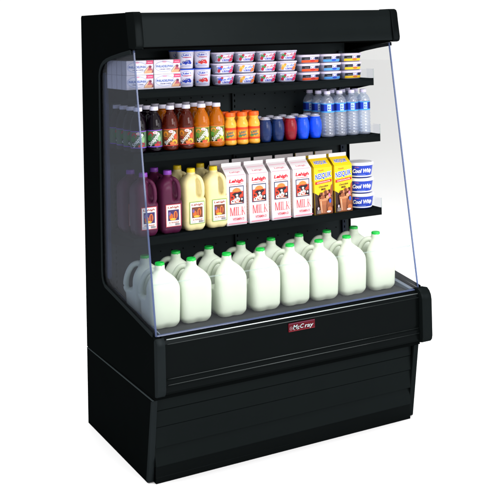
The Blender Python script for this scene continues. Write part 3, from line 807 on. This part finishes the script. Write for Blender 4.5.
wx = [1.006, 1.073, 1.140, 1.207]
for r in range(3):
    for i, x in enumerate(wx):
        s = ('in front beside the blue barrel drink', 'second from the left in the front row', 'third from the left in the front row', 'at the right end of the front row')[i]
        lab = 'clear water bottle with blue label, ' + s if r == 0 else 'clear water bottle, %s row back in the %s water column from the left' % (ORD[r], ORD[i])
        wb.put((x - 0.004 * r + (0.006 * r if i % 2 else 0), -0.508 + 0.070 * r, Z2), lab, jit(0.15) - 0.42)

# ------------------------------------------------------------------ top shelf
Z1 = 1.5332
root = empty('cream_cheese_box', 'x', 'box', 'cream cheese boxes on the top shelf')
mb = MB(); w, dp, h = 0.121, 0.052, 0.0605
mb.box(-w / 2, w / 2, -dp / 2, dp / 2, 0, h, mat('white_box_board', (240, 234, 244), rough=0.45, spec=0.3), 0.0008); mb.build('carton', root)
d = Decal(S_front(-dp / 2))
BL = (60, 90, 190)
d.ell(-0.013, 0.032, 0.044, 0.0225, (150, 170, 225), 32); d.ell(-0.013, 0.032, 0.0425, 0.021, (240, 236, 246), 32)
d.rect(-0.053, 0.0275, 0.029, 0.0385, (226, 232, 246)); d.text('PHILADELPHIA', -0.012, 0.0330, 0.078, 0.0095, (48, 78, 180), 0, 0, 0.025)
d.text('CREAM CHEESE', -0.010, 0.0205, 0.050, 0.005, (70, 80, 140), 0, 0, 0.01)
d.poly([(0.026, 0.045), (0.060, 0.045), (0.060, 0.0597), (0.028, 0.0597), (0.031, 0.052)], (226, 70, 120)); d.rect(0.034, 0.051, 0.056, 0.053, (250, 220, 230))
d.poly([(0.018, 0.006), (0.052, 0.006), (0.056, 0.018), (0.022, 0.018)], (226, 170, 130)); d.poly([(0.022, 0.018), (0.056, 0.018), (0.046, 0.036), (0.040, 0.035)], (196, 96, 110))
d.poly([(0.018, 0.006), (0.022, 0.018), (0.040, 0.035), (0.036, 0.024)], (240, 200, 160)); d.ell(0.046, 0.033, 0.006, 0.005, (130, 50, 80)); d.poly([(0.052, 0.006), (0.059, 0.008), (0.0585, 0.030), (0.056, 0.018)], (150, 70, 80))
d.ell(-0.013, 0.0515, 0.010, 0.0025, (236, 160, 190), 14)
d.build('front_print', root)
bxk = Kind(root)
for r in range(4):
    for c, x in enumerate((0.0885, 0.2135)):
        if r > 1 and c == 1: continue
        for l, nm in enumerate(('lower', 'upper')):
            cn = ('left', 'right')[c]
            lab = '%s cream cheese box of the %s pair at the front' % (nm, cn) if r == 0 else '%s cream cheese box, %s row back behind the %s pair' % (nm, ORD[r], cn)
            bxk.put((x + jit(0.0006) - 0.002 * r, -0.463 + 0.0545 * r, Z1 + l * 0.0612), lab, jit(0.006))

def tub(name, cat, group, wt_, db, hh, taper, lidm, bodym, n=4.0, lid=0.006, lo=0.0015):
    root = empty(name, 'x', cat, group)
    mb = MB(); mb.lathe([(wt_ * taper - 0.002, 0), (wt_ * taper, 0.0015), (wt_, hh - lid)], bodym, seg=48, sy=db, n=n); mb.build('bowl', root, autosmooth=35)
    mb = MB(); mb.lathe([(wt_ - 0.001, hh - lid + 0.0002), (wt_ + lo, hh - lid + 0.0004), (wt_ + lo + 0.0006, hh - lid * 0.5), (wt_ + lo, hh - 0.0008), (wt_ - 0.001, hh), (wt_ - 0.004, hh - 0.0006), (0.005, hh - 0.0006)], lidm, seg=48, sy=db, n=n); mb.build('lid', root, autosmooth=35)
    return root
LIDW = mat('pale_lid', (232, 222, 244), rough=0.35, spec=0.4); BODYW = mat('pale_tub', (226, 222, 240), rough=0.35, spec=0.4)
DARKTUB = mat('grey_tub', (150, 152, 174), rough=0.3, spec=0.5)
# tall yoghurt tubs
def tall(name, fruit):
    r = tub(name, 'yoghurt tub', 'tall yoghurt tubs with blue lids', 0.0375, 1.0, 0.0785, 0.84, mat('blue_lid', (40, 90, 225), rough=0.35), BODYW, n=2.3, lid=0.005)
    d = Decal(S_round(0, rf=lambda z: 0.0375 * (0.84 + 0.16 * z / 0.0735) + 0.0008))
    d.poly([(-0.031, 0.050), (-0.024, 0.050), (-0.020, 0.070), (-0.031, 0.070)], (226, 205, 90))
    d.ell(0.003, 0.057, 0.0245, 0.0105, (60, 100, 210), 24); d.ell(0.003, 0.058, 0.0225, 0.0085, (225, 230, 248), 24)
    d.scribble(0.003, 0.059, 0.037, 0.0085, (30, 60, 190), 0.06, 3); d.rect(-0.012, 0.0475, 0.024, 0.0500, (210, 60, 90), 3)
    for (a_, b_) in ((-0.010, 0.027), (-0.001, 0.024), (0.010, 0.027), (0.018, 0.025), (0.004, 0.031), (0.014, 0.031)):
        d.ell(a_, b_, 0.0058, 0.0058, fruit, 12)
    for (a_, b_) in ((-0.011, 0.029), (0.009, 0.029), (0.003, 0.033)): d.ell(a_, b_, 0.0018, 0.0018, (240, 225, 235), 8)
    d.ell(-0.022, 0.020, 0.005, 0.004, (100, 140, 220), 10); d.rect(-0.020, 0.0095, 0.022, 0.0110, (120, 140, 210), 4); d.rect(-0.016, 0.0145, 0.020, 0.0155, (150, 160, 210), 4)
    d.build('print', r); return Kind(r)
yb = tall('blueberry_yoghurt_tub', (30, 56, 170)); ys = tall('strawberry_yoghurt_tub', (214, 50, 50))
for kk, x, fn in ((yb, 0.3145, 'blueberry'), (ys, 0.3955, 'strawberry')):
    for l, nm in enumerate(('lower', 'upper')):
        kk.put((x + jit(.001), -0.452, Z1 + l * 0.0790), '%s tall %s yoghurt tub with blue lid' % (nm, fn), jit(0.08) - 0.38)
        kk.put((x + jit(.001), -0.370, Z1 + l * 0.0790), '%s tall %s yoghurt tub in the second row' % (nm, fn), jit(0.08) - 0.38)

# small yoghurt tubs: four columns of three
def small(name, c1, c2, c3, band):
    r = tub(name, 'yoghurt tub', 'small yoghurt tubs stacked three high', 0.0500, 0.82, 0.0480, 0.80, LIDW, DARKTUB, n=3.2, lid=0.0075, lo=0.0020)
    
    d = Decal(S_super(lambda z: 0.0500 * (0.80 + 0.20 * z / 0.0405) + 0.0004, 0.82, 3.2))
    d.rect(-0.0415, 0.0055, 0.0390, 0.0390, (206, 206, 236), 16); d.rect(-0.0415, 0.0330, 0.0390, 0.0390, (226, 214, 240), 16)
    d.ell(-0.026, 0.0275, 0.0100, 0.0095, c1, 14); d.ell(-0.031, 0.0155, 0.006, 0.008, c3, 12); d.ell(-0.020, 0.0320, 0.006, 0.005, c3, 12); d.ell(0.027, 0.015, 0.009, 0.008, c2, 14); d.ell(0.032, 0.029, 0.0045, 0.008, c2, 12); d.ell(0.020, 0.010, 0.006, 0.004, c2, 12)
    d.ell(0.003, 0.0270, 0.0200, 0.0085, (236, 234, 250), 20)
    d.scribble(0.004, 0.0270, 0.036, 0.0115, band, 0.08, 7); d.scribble(-0.002, 0.0135, 0.040, 0.0075, (60, 80, 200), 0.05, 9)
    d.ell(-0.022, 0.010, 0.005, 0.0035, (250, 245, 250), 10); d.ell(0.010, 0.036, 0.008, 0.002, (240, 200, 215), 10)
    d.build('print', r); return Kind(r)
sa = small('raspberry_yoghurt_tub', (70, 140, 70), (206, 40, 80), (190, 30, 60), (206, 50, 90))
sb_ = small('blue_berry_yoghurt_tub', (60, 90, 210), (206, 60, 110), (190, 50, 70), (50, 90, 210))
sc_ = small('peach_yoghurt_tub', (240, 190, 90), (230, 120, 60), (236, 160, 60), (80, 110, 220))
grid = [[sb_, sb_, sa], [sc_, sc_, sa], [sa, sa, sa], [sa, sc_, sa]]
lev = ['bottom', 'middle', 'top']
for c, x in enumerate([0.495, 0.6015, 0.709, 0.817]):
    for l in range(3):
        grid[c][l].put((x + jit(.0012), -0.452, Z1 + l * 0.0485), 'small fruit yoghurt tub, %s of the %s stack from the left' % (lev[l], ORD[c]), jit(0.04))

# flat spread tubs: three columns of three
def flat(name, c1, blk):
    r = tub(name, 'spread tub', 'flat spread tubs stacked three high', 0.0545, 0.80, 0.0400, 0.88, LIDW, DARKTUB, n=3.6, lid=0.0110, lo=0.0018)
    d = Decal(S_super(lambda z: 0.0545 * (0.88 + 0.12 * z / 0.029) + 0.0004, 0.80, 3.6))
    d.rect(-0.0450, 0.0160, -0.006, 0.0275, (16, 18, 30), 10); d.rect(0.020, 0.0170, 0.042, 0.0275, (24, 26, 60), 8)
    d.rect(-0.006, 0.0160, 0.020, 0.0280, (224, 220, 240), 5)
    d.rect(-0.0450, 0.0035, 0.044, 0.0145, c1, 18); d.scribble(0.008, 0.0220, 0.024, 0.008, (40, 60, 170), 0, 4); d.ell(0.008, 0.0110, 0.013, 0.0055, blk, 14)
    d.rect(-0.034, 0.0195, -0.012, 0.0210, (150, 150, 170), 4)
    d.build('print', r); return Kind(r)
fo = flat('orange_band_spread_tub', (238, 84, 34), (200, 40, 40)); fbk = flat('blue_band_spread_tub', (80, 160, 236), (40, 80, 200)); fy = flat('yellow_band_spread_tub', (246, 200, 24), (214, 120, 40))
for kk, x, cn in ((fo, 0.935, 'orange'), (fbk, 1.052, 'blue'), (fy, 1.169, 'yellow')):
    for l in range(3):
        kk.put((x + jit(.0012), -0.450, Z1 + l * 0.0405), 'flat white spread tub with %s band, %s of its stack' % (cn, lev[l]), jit(0.04))

# ------------------------------------------------------------------ light, world, camera
w = bpy.data.worlds.new('World'); scene.world = w; w.use_nodes = True
bg = w.node_tree.nodes['Background']; bg.inputs['Color'].default_value = (1, 1, 1, 1); bg.inputs['Strength'].default_value = 1.08

def area(name, loc, target, size, power, col=(1, 1, 1), sy=None):
    l = bpy.data.lights.new(name, 'AREA'); l.energy = power; l.size = size; l.color = col
    if sy: l.shape = 'RECTANGLE'; l.size_y = sy
    o = bpy.data.objects.new(name, l); COL.objects.link(o); o.location = loc
    o.rotation_euler = (Vector(target) - Vector(loc)).to_track_quat('-Z', 'Y').to_euler()
    return o
area('key_light', (1.5, -4.6, 2.6), (0.65, -0.5, 1.0), 2.0, 92, (1.0, 0.98, 0.98))
area('side_light', (3.6, -3.8, 1.6), (0.65, -0.4, 0.9), 1.6, 30, (0.95, 0.97, 1.0))

area('overhead_floor_fill', (0.6, -0.5, 5.2), (0.6, -0.5, 0), 5.0, 370)  # added softbox, whitens the floor and washes out the case's shadow
cam = bpy.data.cameras.new('Camera'); co = bpy.data.objects.new('Camera', cam); COL.objects.link(co)
eul = (radians(-28.53992249), radians(91.05262237), radians(-1.23567298))
co.matrix_world = Matrix.Translation((-1.47569872, -4.3459479, 1.77499313)) @ (Matrix.Rotation(eul[0], 4, 'Z') @ Matrix.Rotation(eul[1], 4, 'X') @ Matrix.Rotation(eul[2], 4, 'Z'))
cam.sensor_width = 36; cam.lens = 984.23 / 500 * 36; cam.shift_x = -0.309 / 500; cam.shift_y = -238.48 / 500
cam.clip_start = 0.05; cam.clip_end = 300
scene.camera = co

scene.render.engine = 'CYCLES'
scene.cycles.use_denoising = True
scene.cycles.max_bounces = 14; scene.cycles.transparent_max_bounces = 24; scene.cycles.diffuse_bounces = 4; scene.cycles.glossy_bounces = 4; scene.cycles.transmission_bounces = 8
scene.cycles.caustics_reflective = False; scene.cycles.caustics_refractive = False
scene.view_settings.view_transform = 'Standard'; scene.view_settings.look = 'None'
scene.view_settings.exposure = 0; scene.view_settings.gamma = 1
